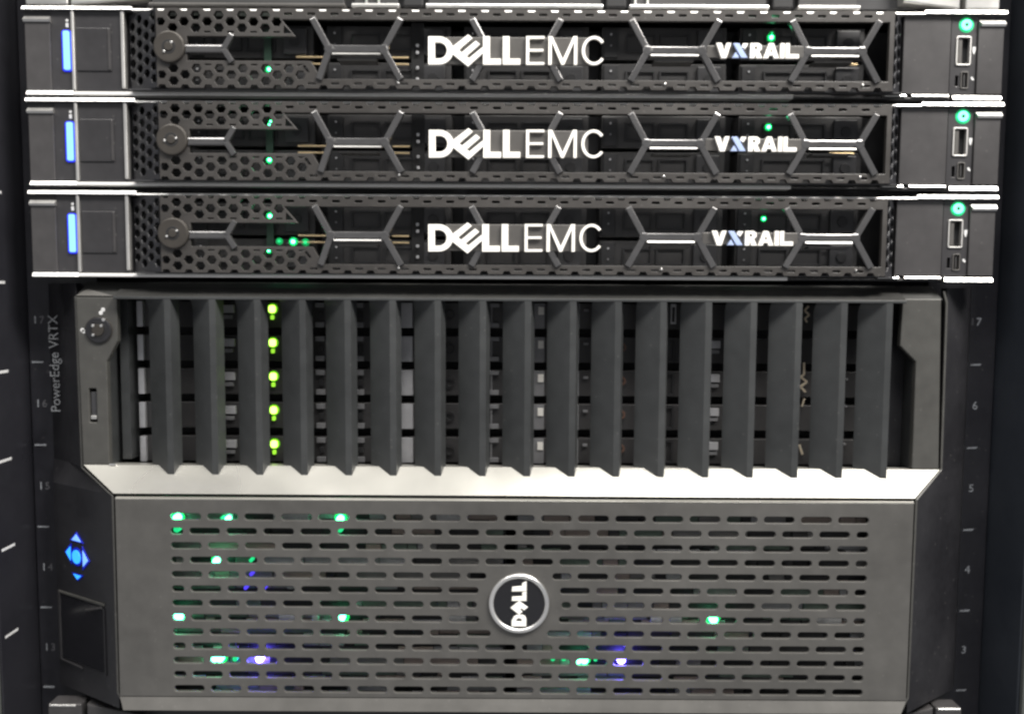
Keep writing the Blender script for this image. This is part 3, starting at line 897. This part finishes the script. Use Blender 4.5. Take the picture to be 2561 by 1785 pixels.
# lit key pad on the lower left wing
fw = slant(-240.5, 14.2, -196.6, -12.6)
Lw = math.hypot(43.9, 26.8)
def uw(x):
    return (x + 240.5) / 43.9 * Lw
c0 = uw(-223.8)
plate("keypad_button", [circle(c0, -274.0, 3.5, 30)], 0.8, 0.2, lambda u, w_, z: fw(u, w_, z + 1.0), "led_key", wl)
def key(pts, m):
    cx_ = sum(p_[0] for p_ in pts) / len(pts)
    cz_ = sum(p_[1] for p_ in pts) / len(pts)
    plate("key_halo", [[(c0 + cx_ + (a - cx_) * 1.75, -274.0 + cz_ + (b - cz_) * 1.75) for a, b in pts]], 0.3, 0.05, lambda u, w_, z: fw(u, w_, z + 0.5), "led_key_halo", wl)  # enlarged dim blue shape imitating the glow round the arrow
    pts = [(cx_ + (a - cx_) * 1.15, cz_ + (b - cz_) * 1.15) for a, b in pts]
    plate("keypad_arrow", [[(c0 + a, -274.0 + b) for a, b in pts]], 0.6, 0.1, lambda u, w_, z: fw(u, w_, z + 0.8), m, wl)
plate("key_halo", [circle(c0, -274.0, 4.8, 30)], 0.3, 0.05, lambda u, w_, z: fw(u, w_, z + 0.5), "led_key_halo", wl)  # dim blue disc imitating the glow round the centre button
key([(-3.2, 8.6), (3.6, 8.6), (0.2, 11.6)], "led_key_pale")
key([(-5.4, -2.2), (-5.4, 4.2), (-8.9, 1.2)], "led_key")
key([(5.8, -3.6), (5.8, 3.6), (9.4, -0.4)], "led_key_pale")
key([(-2.6, -9.6), (3.0, -9.6), (0.2, -11.6)], "led_key")
# hinged display frame
def fb(p, q, w, m, lift=0.9):
    dx, dz = q[0] - p[0], q[1] - p[1]
    L = math.hypot(dx, dz)
    nx, nz = -dz / L * w / 2, dx / L * w / 2
    plate("display_frame", [[(p[0] + nx, p[1] + nz), (p[0] - nx, p[1] - nz), (q[0] - nx, q[1] - nz), (q[0] + nx, q[1] + nz)]], 0.8, 0.15, lambda u, w_, z: fw(u, w_, z + lift), m, wl)
plate("display_screen", [rect(uw(-237.5), uw(-206), -330.5, -297)], 0.4, 0.05, lambda u, w_, z: fw(u, w_, z + 0.45), "screen_black", wl)
fb((uw(-238.2), -332), (uw(-238.2), -295.3), 1.8, "ear_plastic")
fb((uw(-238.4), -295.2), (uw(-204.6), -295.0), 1.2, "chassis_frame")
fb((uw(-218), -300.6), (uw(-206), -296.6), 1.0, "ear_plastic_light", 1.0)
fb((uw(-238.2), -332), (uw(-222), -332.6), 1.0, "ear_plastic")
fb((uw(-205), -332), (uw(-205), -297), 0.8, "wing_black")

# ================================================================== unit below
sb = thing("rack_unit", "rack unit with silver corner latches at the foot of the blade chassis", "server")
box("chassis_body", -217, 217, 8, 390, -395, -350.5, "steel_dark", sb, 0.4)
box("corner_latch", -239.3, -221.8, -1, 9, -392, -350.2, "ear_plastic_light", sb, 0.9, 3)
box("latch_edge", -238.2, -224.6, -1.4, 1, -351.6, -350.4, "silver_satin", sb, 0.4, 3)
box("corner_latch", 220.0, 233.4, -1, 9, -392, -349.2, "ear_plastic_light", sb, 0.9, 3)
box("latch_edge", 221.0, 232.6, -1.4, 1, -350.6, -349.4, "silver_satin", sb, 0.4, 3)
plate("latch_arm", [[(-219.0, -350.2), (-219.0, -392), (-190, -392), (-190, -356.0)]], 9, 0.8, front(-1), "ear_plastic_light", sb)
plate("latch_arm", [[(218.6, -349.4), (190, -356.0), (190, -392), (218.6, -392)]], 9, 0.8, front(-1), "ear_plastic_light", sb)
